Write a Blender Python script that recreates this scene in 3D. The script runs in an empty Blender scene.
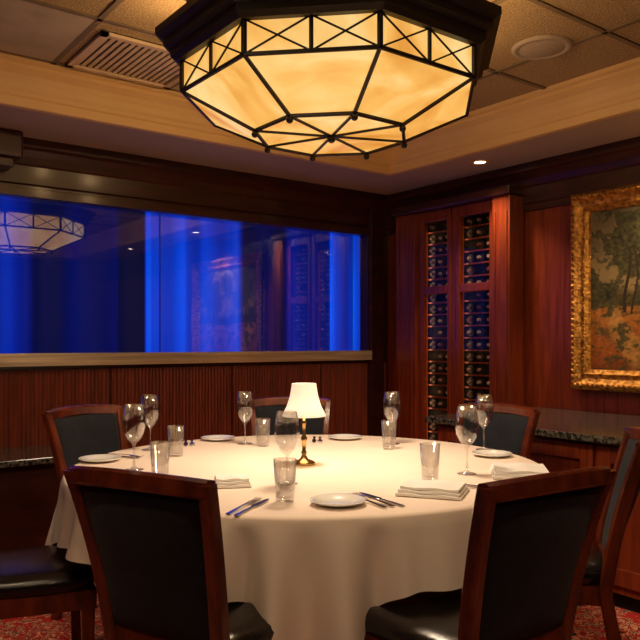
import bpy, bmesh, math, random
from mathutils import Vector, noise, Matrix
random.seed(4)
R2=math.radians
sc=bpy.context.scene
try:
    sc.view_settings.view_transform='Standard'
    sc.view_settings.look='None'
except Exception: pass
A=R2(52.9); CZ=1.227; F=741.0
fw=(math.cos(A),math.sin(A)); rt=(math.sin(A),-math.cos(A))
def P(l,d,z=0): return Vector((l*rt[0]+d*fw[0], l*rt[1]+d*fw[1], z))
def px(x,y,z):
    d=(CZ-z)*F/(y-342); return P((x-320)/F*d,d,z)
def link(o,parent=None):
    sc.collection.objects.link(o)
    if parent: o.parent=parent
    return o
def empty(name,loc=(0,0,0),rz=0):
    e=bpy.data.objects.new(name,None); e.empty_display_size=.1; e.location=loc; e.rotation_euler=(0,0,rz)
    return link(e)
# ---------- materials
def mat(name,c1,rough=.5,metal=0,c2=None,nscale=5,stretch=(1,1,1),bump=0,bscale=40,coat=0,sheen=0,spec=.5,emit=None,es=0,detail=4,ramp=(.35,.65)):
    m=bpy.data.materials.new(name); m.use_nodes=True; nt=m.node_tree; b=nt.nodes['Principled BSDF']
    b.inputs['Base Color'].default_value=(*c1,1); b.inputs['Roughness'].default_value=rough; b.inputs['Metallic'].default_value=metal
    b.inputs['Coat Weight'].default_value=coat; b.inputs['Coat Roughness'].default_value=.15
    b.inputs['Sheen Weight'].default_value=sheen; b.inputs['Specular IOR Level'].default_value=spec
    if emit: b.inputs['Emission Color'].default_value=(*emit,1); b.inputs['Emission Strength'].default_value=es
    tc=nt.nodes.new('ShaderNodeTexCoord'); mp=nt.nodes.new('ShaderNodeMapping'); mp.inputs['Scale'].default_value=stretch
    nt.links.new(tc.outputs['Object'],mp.inputs['Vector'])
    if c2 is None: c2=tuple(v*.8 for v in c1)
    n=nt.nodes.new('ShaderNodeTexNoise'); n.inputs['Scale'].default_value=nscale; n.inputs['Detail'].default_value=detail
    nt.links.new(mp.outputs[0],n.inputs['Vector'])
    r=nt.nodes.new('ShaderNodeValToRGB'); r.color_ramp.elements[0].position=ramp[0]; r.color_ramp.elements[1].position=ramp[1]
    r.color_ramp.elements[0].color=(*c2,1); r.color_ramp.elements[1].color=(*c1,1)
    nt.links.new(n.outputs['Fac'],r.inputs[0]); nt.links.new(r.outputs[0],b.inputs['Base Color'])
    if bump:
        n2=nt.nodes.new('ShaderNodeTexNoise'); n2.inputs['Scale'].default_value=bscale; n2.inputs['Detail'].default_value=3
        nt.links.new(mp.outputs[0],n2.inputs['Vector'])
        bp=nt.nodes.new('ShaderNodeBump'); bp.inputs['Strength'].default_value=bump; bp.inputs['Distance'].default_value=.01
        nt.links.new(n2.outputs['Fac'],bp.inputs['Height']); nt.links.new(bp.outputs[0],b.inputs['Normal'])
    return m
M={}
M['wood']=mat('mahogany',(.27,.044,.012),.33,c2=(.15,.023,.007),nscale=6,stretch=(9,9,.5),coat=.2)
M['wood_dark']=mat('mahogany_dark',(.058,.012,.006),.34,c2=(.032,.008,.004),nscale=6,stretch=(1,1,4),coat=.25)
M['reed']=mat('mahogany_reeded',(.24,.042,.016),.42,c2=(.12,.021,.008),nscale=9,stretch=(5,5,.3))
M['chairwood']=mat('chair_cherry_wood',(.19,.032,.010),.24,c2=(.08,.014,.006),nscale=7,stretch=(3,3,1),coat=.5)
M['velvet']=mat('navy_upholstery',(.007,.010,.021),.9,c2=(.003,.004,.008),nscale=25,sheen=.1,bump=.3,bscale=300,detail=8)
M['leather']=mat('black_leather',(.014,.011,.010),.22,c2=(.008,.006,.006),nscale=10,bump=.12,bscale=160,coat=.2)
M['cloth']=mat('white_linen',(.88,.73,.61),.85,c2=(.85,.70,.58),nscale=4,bump=.06,bscale=400)
M['napkin']=mat('white_napkin',(.9,.86,.8),.85,nscale=10,c2=(.86,.82,.77))
M['china']=mat('white_china',(.88,.86,.8),.15,c2=(.86,.84,.78),coat=.5)
M['silver']=mat('silverware',(.75,.72,.68),.18,metal=1)
M['brass']=mat('brass',(.75,.5,.2),.22,metal=1,c2=(.6,.38,.14))
M['gold']=mat('gilded_frame',(.85,.42,.09),.35,metal=.7,c2=(.28,.11,.02),nscale=38,bump=.9,bscale=60)
M['bronze']=mat('dark_bronze',(.022,.013,.007),.42,metal=.3)
M['steel']=mat('brushed_brass_ledge',(1,.84,.60),.3,metal=.5,c2=(.6,.48,.32),nscale=1.6,stretch=(.8,1,30))
M['granite']=mat('dark_granite',(.14,.12,.09),.15,c2=(.012,.014,.014),nscale=55,coat=.4,detail=8,ramp=(.42,.6))
M['tile']=mat('acoustic_tile',(.54,.37,.19),.95,c2=(.27,.18,.085),nscale=110,bump=.8,bscale=110,detail=6)
M['tile2']=mat('plain_ceiling_tile',(.52,.42,.31),.95)
M['plaster']=mat('soffit_plaster',(.50,.40,.33),.9,c2=(.48,.38,.31),nscale=2)
M['cream']=mat('cream_crown_paint',(.76,.50,.23),.5,c2=(.72,.47,.21),nscale=3)
M['black']=mat('black_void',(.006,.005,.005),.8)
M['bottle']=mat('bottle_glass',(.03,.024,.012),.4,spec=.3)
M['foil']=mat('bottle_foil',(.5,.4,.28),.45,metal=.2,c2=(.22,.04,.03),nscale=12)
M['shade']=mat('lamp_shade_fabric',(.9,.8,.65),.9,emit=(1,.82,.6),es=.62,c2=(.88,.78,.62))
M['bulb']=mat('lamp_lens',(1,.9,.7),.5,emit=(1,.8,.5),es=12)
def carpet():
    m=bpy.data.materials.new('patterned_red_carpet'); m.use_nodes=True; nt=m.node_tree; b=nt.nodes['Principled BSDF']; b.inputs['Roughness'].default_value=.95
    tc=nt.nodes.new('ShaderNodeTexCoord')
    v=nt.nodes.new('ShaderNodeTexVoronoi'); v.inputs['Scale'].default_value=9
    n=nt.nodes.new('ShaderNodeTexNoise'); n.inputs['Scale'].default_value=24; n.inputs['Detail'].default_value=3; n.inputs['Distortion'].default_value=1.5
    nt.links.new(tc.outputs['Object'],v.inputs['Vector']); nt.links.new(tc.outputs['Object'],n.inputs['Vector'])
    ad=nt.nodes.new('ShaderNodeMath'); ad.operation='MULTIPLY_ADD'; ad.inputs[1].default_value=.7
    nt.links.new(v.outputs['Distance'],ad.inputs[0]); nt.links.new(n.outputs['Fac'],ad.inputs[2])
    r=nt.nodes.new('ShaderNodeValToRGB'); cr=r.color_ramp; cr.interpolation='CONSTANT'
    cr.elements[0].position=0; cr.elements[0].color=(.03,.02,.02,1); cr.elements[1].position=.55; cr.elements[1].color=(.75,.035,.035,1)
    for p,c in ((.66,(.95,.65,.36,1)),(.73,(.7,.03,.03,1)),(.84,(.05,.07,.06,1)),(.88,(.9,.66,.38,1)),(.93,(.65,.025,.02,1))):
        e=cr.elements.new(p); e.color=c
    nt.links.new(ad.outputs[0],r.inputs[0]); nt.links.new(r.outputs[0],b.inputs['Base Color']); return m
M['carpet']=carpet()
def thin_glass(name,refl,tint=(1,1,1),rough=.0,ior=1.45):
    m=bpy.data.materials.new(name); m.use_nodes=True; nt=m.node_tree; nt.nodes.remove(nt.nodes['Principled BSDF'])
    o=nt.nodes['Material Output']; t=nt.nodes.new('ShaderNodeBsdfTransparent'); t.inputs[0].default_value=(*tint,1)
    g=nt.nodes.new('ShaderNodeBsdfGlossy'); g.inputs['Roughness'].default_value=rough
    mx=nt.nodes.new('ShaderNodeMixShader'); lw=nt.nodes.new('ShaderNodeLayerWeight'); lw.inputs[0].default_value=.35
    ma=nt.nodes.new('ShaderNodeMath'); ma.operation='MULTIPLY_ADD'; ma.inputs[1].default_value=refl[1]; ma.inputs[2].default_value=refl[0]
    nt.links.new(lw.outputs['Facing'],ma.inputs[0]); nt.links.new(ma.outputs[0],mx.inputs[0]); nt.links.new(t.outputs[0],mx.inputs[1]); nt.links.new(g.outputs[0],mx.inputs[2]); nt.links.new(mx.outputs[0],o.inputs[0]); return m
M['glass']=thin_glass('crystal_glass',(.10,.68),(.96,.96,.96),.04)
M['pane']=thin_glass('reflective_pane',(.16,.02),(.95,.95,1),0)
M['cabglass']=thin_glass('cabinet_glass',(.015,.02),(.95,.95,.95),0)
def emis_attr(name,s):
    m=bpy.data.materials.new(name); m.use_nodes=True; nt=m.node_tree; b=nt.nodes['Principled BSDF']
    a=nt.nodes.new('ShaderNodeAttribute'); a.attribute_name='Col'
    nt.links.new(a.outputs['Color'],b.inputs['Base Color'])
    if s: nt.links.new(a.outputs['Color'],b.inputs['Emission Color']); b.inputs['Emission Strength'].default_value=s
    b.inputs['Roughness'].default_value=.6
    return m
M['curtain']=emis_attr('blue_curtain_painted_glow',1.3)  # emission stands in for lamps behind the fabric
M['canvas']=emis_attr('painted_canvas',0)
def amber():
    m=bpy.data.materials.new('amber_art_glass'); m.use_nodes=True; nt=m.node_tree; b=nt.nodes['Principled BSDF']; b.inputs['Roughness'].default_value=.3
    tc=nt.nodes.new('ShaderNodeTexCoord'); n=nt.nodes.new('ShaderNodeTexNoise'); n.inputs['Scale'].default_value=3.2; n.inputs['Detail'].default_value=5; n.inputs['Distortion'].default_value=.9
    nt.links.new(tc.outputs['Object'],n.inputs['Vector'])
    r=nt.nodes.new('ShaderNodeValToRGB'); cr=r.color_ramp
    cr.elements[0].position=.3; cr.elements[0].color=(.68,.25,.025,1); cr.elements[1].position=.72; cr.elements[1].color=(1,.76,.33,1)
    e=cr.elements.new(.5); e.color=(.93,.49,.11,1)
    nt.links.new(n.outputs['Fac'],r.inputs[0]); nt.links.new(r.outputs[0],b.inputs['Emission Color']); b.inputs['Base Color'].default_value=(.3,.2,.1,1)
    b.inputs['Emission Strength'].default_value=.98
    return m
M['amber']=amber()
# ---------- mesh helpers
def mobj(name,vs,fs,m,parent=None,smooth=False,bevel=0,loc=None):
    me=bpy.data.meshes.new(name); me.from_pydata([tuple(v) for v in vs],[],fs); me.validate()
    bm=bmesh.new(); bm.from_mesh(me); bmesh.ops.recalc_face_normals(bm,faces=bm.faces); bm.to_mesh(me); bm.free()
    if m: me.materials.append(m)
    if smooth:
        for p in me.polygons: p.use_smooth=True
    o=bpy.data.objects.new(name,me); link(o,parent)
    if loc: o.location=loc
    if bevel:
        b=o.modifiers.new('bevel','BEVEL'); b.width=bevel; b.segments=2; b.limit_method='ANGLE'
    return o
BF=[(0,3,2,1),(4,5,6,7),(0,1,5,4),(1,2,6,5),(2,3,7,6),(3,0,4,7)]
def bv(x0,x1,y0,y1,z0,z1): return [(x0,y0,z0),(x1,y0,z0),(x1,y1,z0),(x0,y1,z0),(x0,y0,z1),(x1,y0,z1),(x1,y1,z1),(x0,y1,z1)]
def box(name,x0,x1,y0,y1,z0,z1,m,parent=None,bevel=0):
    return mobj(name,bv(x0,x1,y0,y1,z0,z1),BF,m,parent,bevel=bevel)
def boxes(name,bl,m,parent=None,bevel=0):
    vs=[];fs=[]
    for b in bl:
        k=len(vs); vs+=bv(*b); fs+=[tuple(i+k for i in f) for f in BF]
    return mobj(name,vs,fs,m,parent,bevel=bevel)
def ringsmesh(rings,closed=False,cap=True):
    n=len(rings[0]); vs=[v for r in rings for v in r]; fs=[]
    m=len(rings)
    for i in range(m if closed else m-1):
        for j in range(n):
            a=i*n+j;b=i*n+(j+1)%n;c=((i+1)%m)*n+(j+1)%n;d=((i+1)%m)*n+j
            fs.append((a,b,c,d))
    if cap and not closed:
        fs.append(tuple(range(n-1,-1,-1))); fs.append(tuple((m-1)*n+j for j in range(n)))
    return vs,fs
def rings(name,rs,m,parent=None,closed=False,cap=True,smooth=True,bevel=0):
    v,f=ringsmesh(rs,closed,cap); return mobj(name,v,f,m,parent,smooth,bevel)
def multi(parts):
    vs=[];fs=[]
    for v,f in parts:
        k=len(vs); vs+=list(v); fs+=[tuple(i+k for i in q) for q in f]
    return vs,fs
def sect(c,a,b,ha,hb,ch=.3):
    c=Vector(c);a=Vector(a).normalized();b=Vector(b).normalized(); o=[]
    for sa,sb in ((1,1-ch),(1-ch,1),(-(1-ch),1),(-1,1-ch),(-1,-(1-ch)),(-(1-ch),-1),(1-ch,-1),(1,-(1-ch))):
        o.append(c+a*ha*sa+b*hb*sb)
    return o
def bar(p,q,w,up=(0,0,1)):
    p=Vector(p);q=Vector(q);d=(q-p).normalized(); u=Vector(up)
    if abs(d.dot(u))>.95:u=Vector((1,0,0))
    s=d.cross(u).normalized(); t=s.cross(d).normalized()
    return ringsmesh([sect(p,s,t,w,w),sect(q,s,t,w,w)])
def lathe(name,prof,m,parent=None,n=28,cap=False,smooth=True,loc=None):
    rs=[[(r*math.cos(2*math.pi*j/n),r*math.sin(2*math.pi*j/n),z) for j in range(n)] for r,z in prof]
    v,f=ringsmesh(rs,False,cap); return mobj(name,v,f,m,parent,smooth,loc=loc)
def rectsweep(name,x0,x1,y0,y1,prof,m,parent=None):
    rs=[[(x0+o,y0+o,z),(x1-o,y0+o,z),(x1-o,y1-o,z),(x0+o,y1-o,z)] for o,z in prof]
    v,f=ringsmesh(rs,False,False); return mobj(name,v,f,m,parent)
# ---------- ROOM
XL,XR,YB,YW=-2.0,4.1,-1.8,4.5
box('floor',XL-.1,XR+.1,YB-.1,5.1,-.05,0,M['carpet'])
box('wall_right',XR,XR+.1,YB,YW,0,2.7,M['wood'])
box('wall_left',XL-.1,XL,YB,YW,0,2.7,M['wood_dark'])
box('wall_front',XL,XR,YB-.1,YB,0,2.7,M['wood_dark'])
WX=3.87
wb=empty('wall_back')
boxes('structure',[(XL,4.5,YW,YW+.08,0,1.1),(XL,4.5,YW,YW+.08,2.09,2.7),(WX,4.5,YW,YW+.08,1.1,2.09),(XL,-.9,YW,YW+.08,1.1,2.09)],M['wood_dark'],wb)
vs=[];fs=[];x=.0;pitch=.024
nx=int((XR-x)/pitch)
pts=[]
for i in range(nx):
    for k in range(6):
        a=k/6; pts.append((x+(i+a)*pitch, YW-.004-.007*math.sin(math.pi*a)))
for (a,b) in pts: vs+= [(a,b,.12),(a,b,1.06)]
for i in range(len(pts)-1): fs.append((2*i,2*i+2,2*i+3,2*i+1))
mobj('wainscot_reeding',vs,fs,M['reed'],wb,True)
boxes('wainscot_seams',[(X,X+.008,YW-.014,YW,.1,1.06) for X in (.9,1.75,2.62,3.4)],M['wood_dark'],wb)
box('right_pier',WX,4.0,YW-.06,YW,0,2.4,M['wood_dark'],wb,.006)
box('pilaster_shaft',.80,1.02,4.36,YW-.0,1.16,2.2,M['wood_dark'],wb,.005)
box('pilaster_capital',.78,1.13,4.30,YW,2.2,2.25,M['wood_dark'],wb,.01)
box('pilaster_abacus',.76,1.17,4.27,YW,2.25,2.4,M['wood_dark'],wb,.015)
# window
w=empty('window_1')
box('pane',-.9,WX,YW+.03,YW+.036,1.13,2.09,M['pane'],w)
box('sill_band',XL,WX,YW-.07,YW+.03,1.085,1.16,M['steel'],w,.004)
boxes('frame',[(-.9,WX,YW-.05,YW+.02,2.07,2.12),(WX-.012,WX+.02,YW-.03,YW+.03,1.16,2.09)],M['wood_dark'],w,.003)
boxes('pane_seams',[(X,X+.006,YW+.026,YW+.03,1.16,2.09) for X in (3.74,2.9,2.1)],mat('seam_blue',(.02,.04,.12),.2),w)
# curtain; its blue backlight is painted as glowing colour bands
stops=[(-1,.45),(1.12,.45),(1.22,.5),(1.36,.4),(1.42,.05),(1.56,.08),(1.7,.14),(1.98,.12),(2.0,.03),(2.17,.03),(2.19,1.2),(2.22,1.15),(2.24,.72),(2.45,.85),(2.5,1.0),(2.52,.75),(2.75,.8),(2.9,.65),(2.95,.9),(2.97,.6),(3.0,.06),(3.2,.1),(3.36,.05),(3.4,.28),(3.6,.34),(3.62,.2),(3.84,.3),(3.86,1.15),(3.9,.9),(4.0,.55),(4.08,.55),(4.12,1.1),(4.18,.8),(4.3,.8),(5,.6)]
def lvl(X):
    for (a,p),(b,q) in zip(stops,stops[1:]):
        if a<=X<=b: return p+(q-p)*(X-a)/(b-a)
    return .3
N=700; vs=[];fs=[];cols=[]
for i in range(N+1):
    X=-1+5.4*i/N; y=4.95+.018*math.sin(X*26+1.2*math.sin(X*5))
    L=lvl(X)*(.84+.16*math.sin(X*26+1.2*math.sin(X*5)+.6)+.14*noise.noise(Vector((X*9,0,0))))  # uneven backlight and fold shading put into the colour
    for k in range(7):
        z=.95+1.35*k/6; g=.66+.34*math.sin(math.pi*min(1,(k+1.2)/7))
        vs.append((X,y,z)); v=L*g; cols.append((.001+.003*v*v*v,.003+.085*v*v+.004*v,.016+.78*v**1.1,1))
for i in range(N):
    for k in range(6):
        a=i*7+k; fs.append((a,a+7,a+8,a+1))
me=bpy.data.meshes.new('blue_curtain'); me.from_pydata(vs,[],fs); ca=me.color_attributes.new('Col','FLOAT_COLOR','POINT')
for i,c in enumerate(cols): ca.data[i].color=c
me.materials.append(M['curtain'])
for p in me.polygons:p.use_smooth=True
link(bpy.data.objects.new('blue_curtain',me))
boxes('wall_alcove',[(-1.1,4.6,5.02,5.1,.0,2.7),(-1.1,-1,YW+.08,5.02,.0,2.7),(4.5,4.6,YW,5.02,.0,2.7),(-1,4.5,YW+.08,5.02,.8,.94),(-1,4.5,YW+.08,5.02,2.32,2.4)],M['black'])
rectsweep('trim_cornice',XL,XR,YB,YW,[(0,2.10),(.02,2.10),(.02,2.14),(.03,2.15),(.035,2.25),(.045,2.26),(.055,2.30),(.078,2.335),(.1,2.35),(.1,2.4)],M['wood_dark'])
rectsweep('baseboard_main',XL,XR,YB,YW,[(0,.13),(.015,.13),(.02,.11),(.02,0)],M['wood_dark'])
# ceiling
TX0,TX1,TY0,TY1=-1.4,3.48,-1.2,3.80
c=empty('ceiling')
boxes('soffit',[(XL,TX0,YB,5.1,2.4,2.7),(TX1,XR+.1,YB,YW+.08,2.4,2.7),(TX0,TX1,TY1,YW+.08,2.4,2.7),(TX0,TX1,YB,TY0,2.4,2.7)],M['plaster'],c)
box('tray_panel',TX0,TX1,TY0,TY1,2.6,2.7,M['tile'],c)
rectsweep('crown_moulding',TX0,TX1,TY0,TY1,[(-.05,2.399),(-.05,2.39),(-.035,2.385),(0,2.385),(.004,2.39),(.004,2.43),(.014,2.438),(.014,2.455),(.025,2.47),(.03,2.50),(.045,2.53),(.07,2.55),(.078,2.555),(.078,2.572),(.1,2.58),(.1,2.6)],M['cream'],c)
bl=[]
gx=[2.98-.61*i for i in range(0,8)]; gy=[3.68-.61*i for i in range(0,8)]
for X in gx: bl.append((X-.012,X+.012,TY0,TY1,2.592,2.602))
for Y in gy: bl.append((TX0,TX1,Y-.012,Y+.012,2.592,2.602))
boxes('t_bar_grid',bl,mat('grid_bar',(.2,.14,.08),.6),c)
boxes('plain_tiles',[(gx[4]+.012,gx[3]-.012,gy[1]+.012,gy[0]-.012,2.594,2.6),(gx[2]+.012,gx[1]-.012,gy[1]+.012,gy[0]-.012,2.594,2.6)],M['tile2'],c)
# vent
v=empty('ceiling_vent')
vx0,vx1,vy0,vy1=1.20,1.74,3.17,3.66
vm=mat('vent_metal',(.72,.54,.36),.5)
bl=[(vx0,vx1,vy0,vy0+.03,2.58,2.594),(vx0,vx1,vy1-.03,vy1,2.58,2.594),(vx0,vx0+.03,vy0,vy1,2.58,2.594),(vx1-.03,vx1,vy0,vy1,2.58,2.594)]
boxes('vent_frame',bl,vm,v)
n=15
boxes('louvers',[(vx0+.03+(vx1-vx0-.06)*i/n,vx0+.03+(vx1-vx0-.06)*(i+.6)/n,vy0+.03,vy1-.03,2.588,2.594) for i in range(n)],vm,v)
box('vent_shade_plate',vx0,vx1,vy0,vy1,2.5945,2.6,mat('vent_gap_shade',(.05,.035,.02),.8),v)  # flat dark plate; shade between the louvers put in as colour
# speaker
sp=px(542,47,2.6)
lathe('ceiling_speaker',[(.0,-.012),(.10,-.012),(.108,-.008),(.112,-.014),(.135,-.012),(.14,-.001)],mat('speaker_grille',(.5,.4,.3),.7,c2=(.3,.24,.18),nscale=300),loc=(sp.x,sp.y,2.6))
# recessed cans, plus unseen ones added as fill
def can(X,Y,z,e,size=95,aim=None,col=(1,.72,.44)):
    r=empty('recessed_or_fill_light',(X,Y,z))
    lathe('trim_ring',[(.035,-.001),(.038,-.006),(.055,-.006),(.06,-.0005)],M['cream'],r)
    lathe('lens',[(.0,-.002),(.036,-.002)],M['bulb'],r)
    l=bpy.data.lights.new('spot','SPOT'); l.energy=e; l.spot_size=R2(size); l.spot_blend=.8; l.color=col; l.shadow_soft_size=.05
    o=bpy.data.objects.new('spot',l); link(o,r); o.location=(0,0,-.02)
    if aim:
        dv=Vector(aim)-Vector((X,Y,z-.02)); o.rotation_euler=dv.to_track_quat('-Z','Y').to_euler()
can(3.74,3.22,2.4,46,100); can(3.72,1.95,2.4,72,100,aim=(4.1,2.0,1.2)); can(3.72,.2,2.4,12)  # last can is unseen, added for more light
can(.45,4.12,2.4,9); can(-1.7,2,2.4,10)  # unseen soffit cans, added for more light
for l_,d_,e_,sz,aim in ((-.7,.9,38,75,(1.5,2.8,.5)),(.8,.9,38,75,(2.2,2.4,.5)),(-1.6,2.0,50,80,(1.5,4.4,.6)),(1.5,1.9,45,75,(3.9,2.9,.6)),(0,-.6,28,90,(1.2,1.6,.4))):  # unseen tray cans, added to light cloth, chairs and walls from camera side
    q=P(l_,d_); can(q.x,q.y,2.6,e_,sz,aim=aim)
# ---------- CHANDELIER
cc=P(.045,2.9)
ch=empty('octagonal_ceiling_light',(cc.x,cc.y,0))
def octv(r,z,off=22.5): return [Vector((r*math.cos(R2(off+45*k)),r*math.sin(R2(off+45*k)),z)) for k in range(8)]
Z0,Z1,ZR=2.275,2.16,2.035; RB,RR=.572,.30
rings('top_rim',[octv(.50,2.285),octv(.50,2.27),octv(.60,2.27),octv(.62,2.285),octv(.62,2.31),octv(.645,2.32),octv(.645,2.345),octv(.675,2.36),octv(.675,2.385),octv(.60,2.40),octv(.5,2.40)],M['bronze'],ch,cap=False,smooth=False)
rings('canopy',[octv(.56,2.39),octv(.56,2.50),octv(.58,2.52),octv(.58,2.599)],M['bronze'],ch,smooth=False)
rings('shade_band',[octv(RB,Z0),octv(RB,Z1)],M['amber'],ch,cap=False,smooth=False)
rings('shade_slope',[octv(RB,Z1),octv(RR,ZR)],M['amber'],ch,cap=False,smooth=False)
mobj('shade_bottom',octv(RR,ZR),[tuple(range(8))],M['amber'],ch)
pr=[]
a,b,cR,cI=octv(RB+.004,Z0),octv(RB+.004,Z1),octv(RR+.003,ZR-.003),octv(.12,ZR-.002)
for k in range(8):
    j=(k+1)%8
    pr.append(bar(b[k],b[j],.0065)); pr.append(bar(cR[k],cR[j],.0065)); pr.append(bar(a[k],b[k],.008)); pr.append(bar(b[k],cR[k],.0065))
    am=(a[k]+a[j])/2; bm_=(b[k]+b[j])/2
    pr.append(bar(am,bm_,.006))
    for p,q,r_,s in ((a[k],am,b[k],bm_),(am,a[j],bm_,b[j])):
        pr.append(bar(p,s,.003)); pr.append(bar(q,r_,.003))
    pr.append(bar(cR[k],(0,0,ZR-.003),.005))
vv,ff=multi(pr); mobj('mullions',vv,ff,M['bronze'],ch)
pr=[]
def sph(c,r,n=10):
    rs=[]
    for i in range(n+1):
        t=math.pi*i/n; rr=max(1e-4,r*math.sin(t)); rs.append([(c[0]+rr*math.cos(2*math.pi*j/12),c[1]+rr*math.sin(2*math.pi*j/12),c[2]-r*math.cos(t)) for j in range(12)])
    return ringsmesh(rs)
for k in range(8): pr.append(sph(cR[k]+Vector((0,0,-.014)),.013))
pr.append(sph((0,0,ZR-.014),.016))
vv,ff=multi(pr); mobj('finials',vv,ff,M['bronze'],ch,True)
l=bpy.data.lights.new('lamp_down','SPOT'); l.energy=100; l.spot_size=R2(140); l.spot_blend=1; l.color=(1,.77,.54); l.shadow_soft_size=.16
o=bpy.data.objects.new('lamp_down',l); link(o,ch); o.location=(0,0,ZR-.05)
for k in range(8):
    l=bpy.data.lights.new('uplight','POINT'); l.energy=3.1; l.color=(1,.62,.27); l.shadow_soft_size=.012
    o=bpy.data.objects.new('uplight',l); link(o,ch); o.location=(.615*math.cos(R2(45*k)),.615*math.sin(R2(45*k)),2.43)
# ---------- WINE CABINET on right wall
wc=empty('wine_cabinet')
XF=4.0
boxes('carcass',[(XF+.075,XR-.005,3.15,4.24,.0,2.1)],M['black'],wc)
def yst(y0,y1,z0,z1,x0=XF,x1=XR-.02): return (x0,x1,y0,y1,z0,z1)
boxes('pilasters',[yst(4.03,4.25,0,2.2,XF-.05),yst(3.13,3.28,0,2.2,XF-.07),yst(3.655,3.70,.1,2.2,XF-.01)],M['wood'],wc,.008)
boxes('pilaster_flutes',[(XF-.056,XF-.05,4.06,4.075,.2,2.1),(XF-.056,XF-.05,4.2,4.215,.2,2.1),(XF-.078,XF-.07,3.15,3.165,.2,2.1),(XF-.078,XF-.07,3.245,3.26,.2,2.1)],M['wood'],wc,.004)
doors=[(3.70,4.03,3.735,3.975),(3.28,3.655,3.345,3.615)]
bl=[]
for (a0,a1,g0,g1) in doors:
    bl+=[yst(a0,g0,.1,2.2,XF-.02,XF+.03),yst(g1,a1,.1,2.2,XF-.02,XF+.03)]
    for z0,z1 in ((.1,.2),(1.58,1.64),(2.12,2.2)): bl.append(yst(g0,g1,z0,z1,XF-.02,XF+.03))
boxes('door_frames',bl,M['wood'],wc,.005)
boxes('door_glass',[(XF,XF+.004,g0,g1,.2,2.14) for (a0,a1,g0,g1) in doors],M['cabglass'],wc)
box('plinth',XF-.06,XR-.02,3.13,4.25,0,.1,M['wood_dark'],wc); box('header',XF-.09,XR-.02,3.12,4.26,2.2,2.26,M['wood_dark'],wc,.01)
bl=[];bt=[];fo=[]
for (a0,a1,g0,g1) in doors:
    z=.24
    while z<2.1:
        bl.append((XF+.03,XF+.07,g0,g1,z-.045,z-.035))
        for q in range(3):
            y=g0+(g1-g0)*(q+.5)/3
            def cyl(r,x0,x1):
                return ringsmesh([[ (xx,y+r*math.cos(2*math.pi*t/10),z+r*math.sin(2*math.pi*t/10)) for t in range(10)] for xx in (x0,x1)])
            if random.random()<.8:
                bt.append(cyl(.03,XF+.045,XF+.074)); fo.append(cyl(.011,XF+.02,XF+.045))
        z+=.088
boxes('rack_shelves',bl,M['wood'],wc)
vv,ff=multi(bt); mobj('bottle_bodies',vv,ff,M['bottle'],wc)
vv,ff=multi(fo); mobj('bottle_caps',vv,ff,M['foil'],wc)
for (a0,a1,g0,g1),en in zip(doors,(.6,.32)):
    for y in (g0+.012,g1-.012):
        l=bpy.data.lights.new('cabinet_strip','AREA'); l.shape='RECTANGLE'; l.size=1.8; l.size_y=.01; l.energy=en; l.color=(1,.56,.28)
        o=bpy.data.objects.new('cabinet_strip',l); link(o,wc); o.location=(XF+.012,y,1.15)
        d=Vector((.5,(g0+g1)/2-y,0)).normalized(); xc=Vector((0,0,1)); zc=-d; yc=zc.cross(xc); o.rotation_euler=Matrix((xc,yc,zc)).transposed().to_euler()
# ---------- SIDEBOARD right
sb=empty('sideboard')
box('granite_top',3.05,XR-.022,-.2,3.04,.765,.80,M['granite'],sb,.006)
box('body',3.12,XR-.03,-.15,3.0,.08,.765,M['wood'],sb)
box('kick',3.17,XR-.03,-.13,2.98,.0,.08,M['black'],sb)
bl=[]
y=2.98
while y>.1:
    y2=y-.5
    bl+=[(3.10,3.12,y2+.01,y2+.08,.12,.75),(3.10,3.12,y-.08,y-.01,.12,.75),(3.10,3.12,y2+.08,y-.08,.67,.75),(3.10,3.12,y2+.08,y-.08,.12,.2)]
    y=y2
boxes('doors',bl,M['wood'],sb,.004)
cr=empty('credenza')
box('top',-1.2,1.42,3.98,YW-.03,.585,.62,M['granite'],cr,.005)
box('body',-1.15,1.37,4.03,YW-.03,.0,.585,M['wood_dark'],cr,.005)
# ---------- PAINTING
pt=empty('framed_landscape_painting')
py0,py1,pz0,pz1=1.26,2.74,.943,2.136
prof=[(-.01,0),(-.01,.03),(.0,.045),(.012,.055),(.03,.06),(.045,.045),(.06,.035),(.075,.032),(.09,.04),(.10,.03),(.112,.022),(.118,.008)]
rs=[[(XR-.022-h,py0+o,pz0+o),(XR-.022-h,py1-o,pz0+o),(XR-.022-h,py1-o,pz1-o),(XR-.022-h,py0+o,pz1-o)] for o,h in prof]
rings('frame',rs,M['gold'],pt,cap=False,smooth=False)
pr=[]
def beadline(o_,xx,s,r):
    C4=[(xx,py0+o_,pz0+o_),(xx,py1-o_,pz0+o_),(xx,py1-o_,pz1-o_),(xx,py0+o_,pz1-o_)]
    for i in range(4):
        p,q=Vector(C4[i]),Vector(C4[(i+1)%4]); n=int((q-p).length/s)
        for k in range(n): pr.append(sph(p.lerp(q,(k+.5)/n),r,5))
beadline(.02,XR-.079,.034,.012); beadline(.088,XR-.06,.02,.006)
vv,ff=multi(pr); mobj('frame_beading',vv,ff,M['gold'],pt,True)
NU,NV=320,250; vs=[];fs=[];cols=[]
def fb(x,y,s,o=0):
    return noise.fractal(Vector((x*s+o,y*s,o)),.8,2.1,6)
def sm(a,b,x):
    t=max(0,min(1,(x-a)/(b-a))); return t*t*(3-2*t)
trees=((.20,.76,.13,.20),(.30,.66,.13,.16),(.26,.88,.16,.10),(.50,.80,.14,.16),(.75,.70,.22,.26),(.0,.55,.06,.12),(.1,.5,.07,.08))
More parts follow.
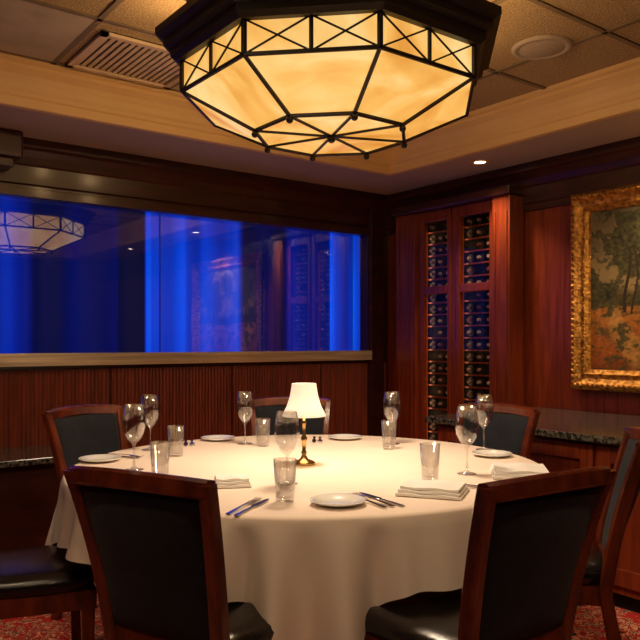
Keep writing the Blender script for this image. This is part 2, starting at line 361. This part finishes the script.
for i in range(NU+1):
    for j in range(NV+1):
        u=i/NU; v=j/NV
        vs.append((XR-.032,py1-.1-(py1-py0-.2)*u,pz0+.1+(pz1-pz0-.2)*v))
        g=fb(u,v,3.5); f2=fb(u,v,14,3); f3=fb(u,v,45,8)
        col=Vector((.27,.18,.07)).lerp(Vector((.15,.115,.055)),sm(.55,1,v+.25*g))+Vector((.05,.035,.012))*f2
        hz=.40+.015*math.sin(u*9)+.015*f2
        if v<hz:
            t=v/hz
            col=Vector((.33,.085,.008)).lerp(Vector((.38,.14,.02)),sm(.2,.9,t+.4*f2))
            col=col.lerp(Vector((.09,.045,.008)),.7*sm(.0,.5,fb(u,v*3,7,9)))
            path=abs(u-.13-.22*(1-t)**2)/(.02+.09*(1-t)); col=col.lerp(Vector((.48,.24,.06)),.8*(1-sm(.5,1.2,path+.5*f2)))
            col*=.55+.45*sm(0,.3,t)
            col*=1+.5*f3
        d=sm(hz+.16+.1*g,hz+.02,v) if v>hz-.015 else 0
        if d>0: col=col.lerp(Vector((.070,.052,.014))*(1+.9*f3),min(1,d*1.3))
        dens=0
        for (tu,tv,ra,rb) in trees:
            dd=((u-tu)/ra)**2+((v-tv)/rb)**2; dens=max(dens,1-dd)
        dens=dens+.9*f2+.45*f3
        k=sm(.10,.38,dens)
        col=col.lerp(Vector((.036,.034,.010))*(1+1.4*max(-.6,f3+.6*f2)),k*.96)
        for tu,wd in ((.20,.008),(.235,.005),(.30,.006),(.72,.012),(.5,.006)):
            if hz-.06<v<.75 and abs(u-tu-.015*math.sin(v*12+tu*30))<wd*(1.4-.8*v): col=Vector((.025,.016,.006))
        col*=1.1
        cols.append((max(.003,col.x),max(.002,col.y),max(.001,col.z),1))
for i in range(NU):
    for j in range(NV):
        a=i*(NV+1)+j; fs.append((a,a+1,a+NV+2,a+NV+1))
me=bpy.data.meshes.new('canvas'); me.from_pydata(vs,[],fs); ca=me.color_attributes.new('Col','FLOAT_COLOR','POINT')
for i,q in enumerate(cols): ca.data[i].color=q
me.materials.append(M['canvas']); link(bpy.data.objects.new('canvas',me),pt)
# ---------- TABLE
TC=P(-.047,2.9); RT=.9
tb=empty('dining_table',(TC.x,TC.y,0))
lathe('table_top',[(0.001,.715),(RT-.01,.715),(RT,.72),(RT,.742),(RT-.005,.746),(.001,.746)],M['wood_dark'],tb,64)
lathe('pedestal',[(.001,0),(.36,0),(.36,.03),(.12,.06),(.07,.1),(.06,.4),(.08,.6),(.2,.7),(.2,.715),(.001,.715)],M['bronze'],tb,32)
NT=480
def gs(x,s): return math.exp(-(x/s)**2)
def wrap(a): return (a+180)%360-180
def hem(p):
    z=.56+.014*math.sin(R2(p)*7+1)
    for c0,dp,s in ((2,.30,9),(-90,.17,13),(95,.10,8)): z-=dp*gs(wrap(p-c0),s)
    return z
def fold(p):
    t=R2(p); f=.022*math.sin(13*t+1.3*math.sin(3*t))+.018*math.sin(31*t+2*math.sin(5*t))
    for c0,s,am in ((-4,2.6,.09),(6.5,2.6,.085),(-90,7,.06),(95,6,.05),(17,2.6,.05),(-15,2.6,.04)):
        f+=am*gs(wrap(p-c0),s)
    for c0 in (1.3,-9.5,12,-78,-102,85,105): f-=.06*gs(wrap(p-c0),2.4)
    return f
rs=[]
prof=[(.001,.7535),(.3,.7535),(.6,.7535),(.8,.7535),(.885,.7535),(.9,.752),(.908,.746),(.912,.736)]
def ringfun(f): return [ (lambda q:(P(q[0]*math.sin(R2(p)),-q[0]*math.cos(R2(p)),q[1])))(f(p)) for p in [360*i/NT for i in range(NT)] ]
for r,z in prof: rs.append(ringfun(lambda p,r=r,z=z:(r,z)))
for k in range(1,17):
    t=k/16
    rs.append(ringfun(lambda p,t=t:(.915+.03*t+fold(p)*t**.8,.736+(hem(p)-.736)*t)))
tcl=rings('tablecloth',rs,M['cloth'],None,cap=False); tcl.location=(TC.x,TC.y,0)
# ---------- CHAIRS
_ch={}
def chair_meshes():
    def bc(u,z):
        t=max(0,(z-.44)/.47); w=.168+.038*t**1.5; y=-.21-.06*t-.05*t*t-.035*(1-u*u)*min(1,t*1.6)
        return Vector((u*w,y,z))
    parts=[]
    for s in (-1,1):
        path=[Vector((s*.170,-.30,0)),Vector((s*.169,-.27,.12)),Vector((s*.168,-.235,.28)),Vector((s*.168,-.21,.42))]+[bc(s,.44+.47*i/12) for i in range(13)]
        rr=[]
        for i,p in enumerate(path):
            wz=.015+.004*(1-abs(i/16-.4)); rr.append(sect(p,(1,0,0),(0,1,0),wz,.021))
        parts.append(ringsmesh(rr))
    us=[-1.03+2.06*i/16 for i in range(17)]
    parts.append(ringsmesh([sect(bc(u,.897+.012*(1-u*u)),(0,.15,1),(0,1,-.15),.022,.018) for u in us]))
    parts.append(ringsmesh([sect(bc(u,.485),(0,.15,1),(0,1,-.15),.022,.014) for u in us[1:-1]]))
    def trap(ins,z): return [Vector((-.17+ins,-.215+ins,z)),Vector((.17-ins,-.215+ins,z)),Vector((.205-ins,.225-ins,z)),Vector((-.205+ins,.225-ins,z))]
    parts.append(ringsmesh([trap(0,.385),trap(0,.445)]))
    for s in (-1,1):
        parts.append(ringsmesh([sect((s*.18,.205,0),(1,0,0),(0,1,0),.014,.014),sect((s*.183,.2,.25),(1,0,0),(0,1,0),.018,.018),sect((s*.183,.2,.40),(1,0,0),(0,1,0),.021,.021)]))
    _ch['frame']=(multi(parts),M['chairwood'],False,.0)
    nu,nv=14,12; V=[];Fc=[]
    for side in (1,-1):
        for i in range(nu+1):
            for j in range(nv+1):
                u=-.95+1.9*i/nu; z=.495+.39*j/nv; p=bc(u,z); e=(1-(2*i/nu-1)**6)*(1-(2*j/nv-1)**6)
                V.append(p+Vector((0,side*(.006+.014*e),0)))
    n1=(nu+1)*(nv+1)
    for s in (0,1):
        for i in range(nu):
            for j in range(nv):
                a=s*n1+i*(nv+1)+j; Fc.append((a,a+nv+1,a+nv+2,a+1))
    for i in range(nu):
        for j in (0,nv):
            a=i*(nv+1)+j;b=a+nv+1; Fc.append((a,b,b+n1,a+n1))
    for j in range(nv):
        for i in (0,nu):
            a=i*(nv+1)+j;b=a+1; Fc.append((a,b,b+n1,a+n1))
    _ch['back_upholstery']=((V,Fc),M['velvet'],True,0)
    def outl(sx,z):
        o=[]
        for k in range(40):
            t=2*math.pi*k/40; c,s=math.cos(t),math.sin(t)
            X=abs(c)**.45*(1 if c>0 else -1); Y=abs(s)**.45*(1 if s>0 else -1)
            w=.193+.022*Y; o.append(Vector((X*w*sx,.005+Y*.228*sx,z)))
        return o
    _ch['seat']=(ringsmesh([outl(.96,.44),outl(1.02,.455),outl(1.03,.475),outl(.99,.492),outl(.9,.502),outl(.7,.508),outl(.3,.511),outl(.02,.512)]),M['leather'],True,0)
chair_meshes()
_me={}
def chair(l,d,ang,crest=True):
    f=(math.sin(R2(ang)),math.cos(R2(ang)))
    if crest: l+=f[0]*.335; d+=f[1]*.335
    p=P(l,d); wdir=Vector((f[0]*rt[0]+f[1]*fw[0],f[0]*rt[1]+f[1]*fw[1]))
    e=empty('dining_chair',(p.x,p.y,0),math.atan2(wdir.y,wdir.x)-math.pi/2)
    for k,(vf,m,s,b) in _ch.items():
        if k not in _me:
            o=mobj(k,vf[0],vf[1],m,e,s); _me[k]=o.data
        else:
            o=bpy.data.objects.new(k,_me[k]); link(o,e)
chair(-.44,1.73,28); chair(.545,1.71,-33)
chair(1.08,2.48,-72); chair(-1.30,2.30,66)
chair(-1.11,3.45,122); chair(.86,3.55,-132); chair(-.165,4.0,174)
# ---------- TABLEWARE
TZ=.7545
def wine(x,y,s=1):
    p=px(x,y,TZ); lathe('wine_glass',[(.001,.002),(.034*s,.001),(.035*s,.003),(.012,.008),(.0045,.016),(.004,.05),(.004,.085*s),(.008,.095*s),(.024*s,.112*s),(.036*s,.135*s),(.041*s,.16*s),(.039*s,.19*s),(.032*s,.232*s),(.031*s,.232*s),(.038*s,.19*s),(.0395*s,.16*s),(.034*s,.136*s),(.022*s,.115*s),(.001,.102*s)],M['glass'],n=32,loc=(p.x,p.y,TZ))
def tumbler(x,y,h=.125):
    p=px(x,y,TZ); lathe('water_glass',[(.001,.001),(.026,.001),(.028,.004),(.035,h),(.0335,h),(.026,.012),(.001,.012)],M['glass'],n=32,loc=(p.x,p.y,TZ))
for q in ((134,470),(150,450),(245,444),(287,484),(392,444),(467,474),(484,450)): wine(*q,1.04)
for q in ((160,478),(176,456),(263,446),(285,501),(389,449),(430,480)): tumbler(*q)
def plate(x,y,r=.082):
    p=px(x,y,TZ); lathe('bread_plate',[(.001,.004),(r*.55,.004),(r*.62,.007),(r*.95,.014),(r,.015),(r,.012),(r*.62,.002),(r*.5,.0),(.001,.0)],M['china'],n=40,loc=(p.x,p.y,TZ))
for q in ((100,461),(218,440),(345,439),(338,504),(492,456)): plate(*q)
def napkin(x,y,ang,a=.11,b=.065):
    p=px(x,y,TZ)
    e=empty('folded_napkin',(p.x,p.y,TZ),R2(ang-37.1))
    for k in range(3):
        n=8; s=1-.05*k; z=.001+.009*k
        rr=[]
        for i in range(n+1):
            X=-a*s+2*a*s*i/n; wv=.002*math.sin(i*1.3+k)
            rr.append([(X,-b*s+.006*k,z+wv*.3),(X,b*s,z+wv*.3),(X,b*s,z+.008+wv),(X,-b*s+.006*k,z+.008+wv)])
        rings('layer',rr,M['napkin'],e,smooth=False)
napkin(433,493,-20,.10,.085); napkin(520,475,-10,.10,.11); napkin(232,485,10,.06,.055)
def outline(ws,th,z=0):
    return ringsmesh([[(-w,y,zz),(w,y,zz),(w,y,zz+th),(-w,y,zz+th)] for y,w,zz in ws])
def knife(p,ang):
    v,f=outline([(-.11,.006,.001),(-.1,.008,.001),(-.03,.005,.002),(.0,.005,.002),(.01,.010,.002),(.07,.010,.002),(.1,.006,.002),(.112,.001,.002)],.0025)
    o=mobj('dinner_knife',v,f,M['silver'],None,bevel=.0008); o.location=(p.x,p.y,TZ); o.rotation_euler=(0,0,ang)
def fork(p,ang):
    pr=[outline([(-.1,.007,.001),(-.09,.008,.001),(-.02,.003,.005),(.03,.003,.006),(.045,.011,.004),(.058,.012,.003)],.0022)]
    for k in range(4):
        xo=-.0095+k*.0063; v_,f_=outline([(.056,.002,.003),(.08,.002,.002),(.1,.001,.006)],.002); pr.append(([(a[0]+xo,a[1],a[2]) for a in v_],f_))
    v,f=multi(pr); o=mobj('dinner_fork',v,f,M['silver']); o.location=(p.x,p.y,TZ); o.rotation_euler=(0,0,ang)
def cut(x,y,deg,n=2):
    t=R2(deg); wd=Vector((math.sin(t)*rt[0]+math.cos(t)*fw[0],math.sin(t)*rt[1]+math.cos(t)*fw[1])); a=math.atan2(wd.y,wd.x)-math.pi/2
    p=px(x,y,TZ); s=Vector((math.cos(a),math.sin(a),0))
    fork(p,a)
    knife(p+s*.028,a)
    if n>2: fork(p-s*.028,a)
cut(244,507,20); cut(373,501,-32,3); cut(452,486,-60); cut(124,456,118); cut(192,443,170); cut(320,440,180)
# ---------- TABLE LAMP
tp=px(304,464,TZ)
tl=empty('table_lamp',(tp.x,tp.y,TZ))
lathe('base',[(.001,0),(.042,0),(.044,.006),(.036,.012),(.016,.02),(.009,.035),(.012,.045),(.007,.055),(.009,.085),(.013,.1),(.007,.112),(.006,.15),(.01,.16),(.006,.17),(.005,.2),(.001,.2)],M['brass'],tl)
pf=[(.083,.186),(.0835,.191),(.066,.225),(.054,.265),(.048,.30),(.047,.312)]
rs=[[ (r*(1+.012*math.cos(8*2*math.pi*j/64))*math.cos(2*math.pi*j/64), r*(1+.012*math.cos(8*2*math.pi*j/64))*math.sin(2*math.pi*j/64), z) for j in range(64)] for r,z in pf]
rings('shade',rs,M['shade'],tl,cap=False)
lathe('shade_spider',[(.001,.305),(.047,.305)],M['shade'],tl)
l=bpy.data.lights.new('bulb','POINT'); l.energy=.45; l.color=(1,.75,.45); l.shadow_soft_size=.02
o=bpy.data.objects.new('bulb',l); link(o,tl); o.location=(0,0,.235)
# ---------- world, camera
wd=bpy.data.worlds.new('w'); sc.world=wd; wd.use_nodes=True; wd.node_tree.nodes['Background'].inputs[0].default_value=(.02,.015,.012,1)
cam=bpy.data.cameras.new('camera'); cam.sensor_width=36; cam.lens=36*F/640; cam.shift_y=22/640; cam.clip_start=.02
co=bpy.data.objects.new('camera',cam); link(co); co.location=(0,0,CZ); co.rotation_euler=(R2(90),0,A-math.pi/2)
sc.camera=co
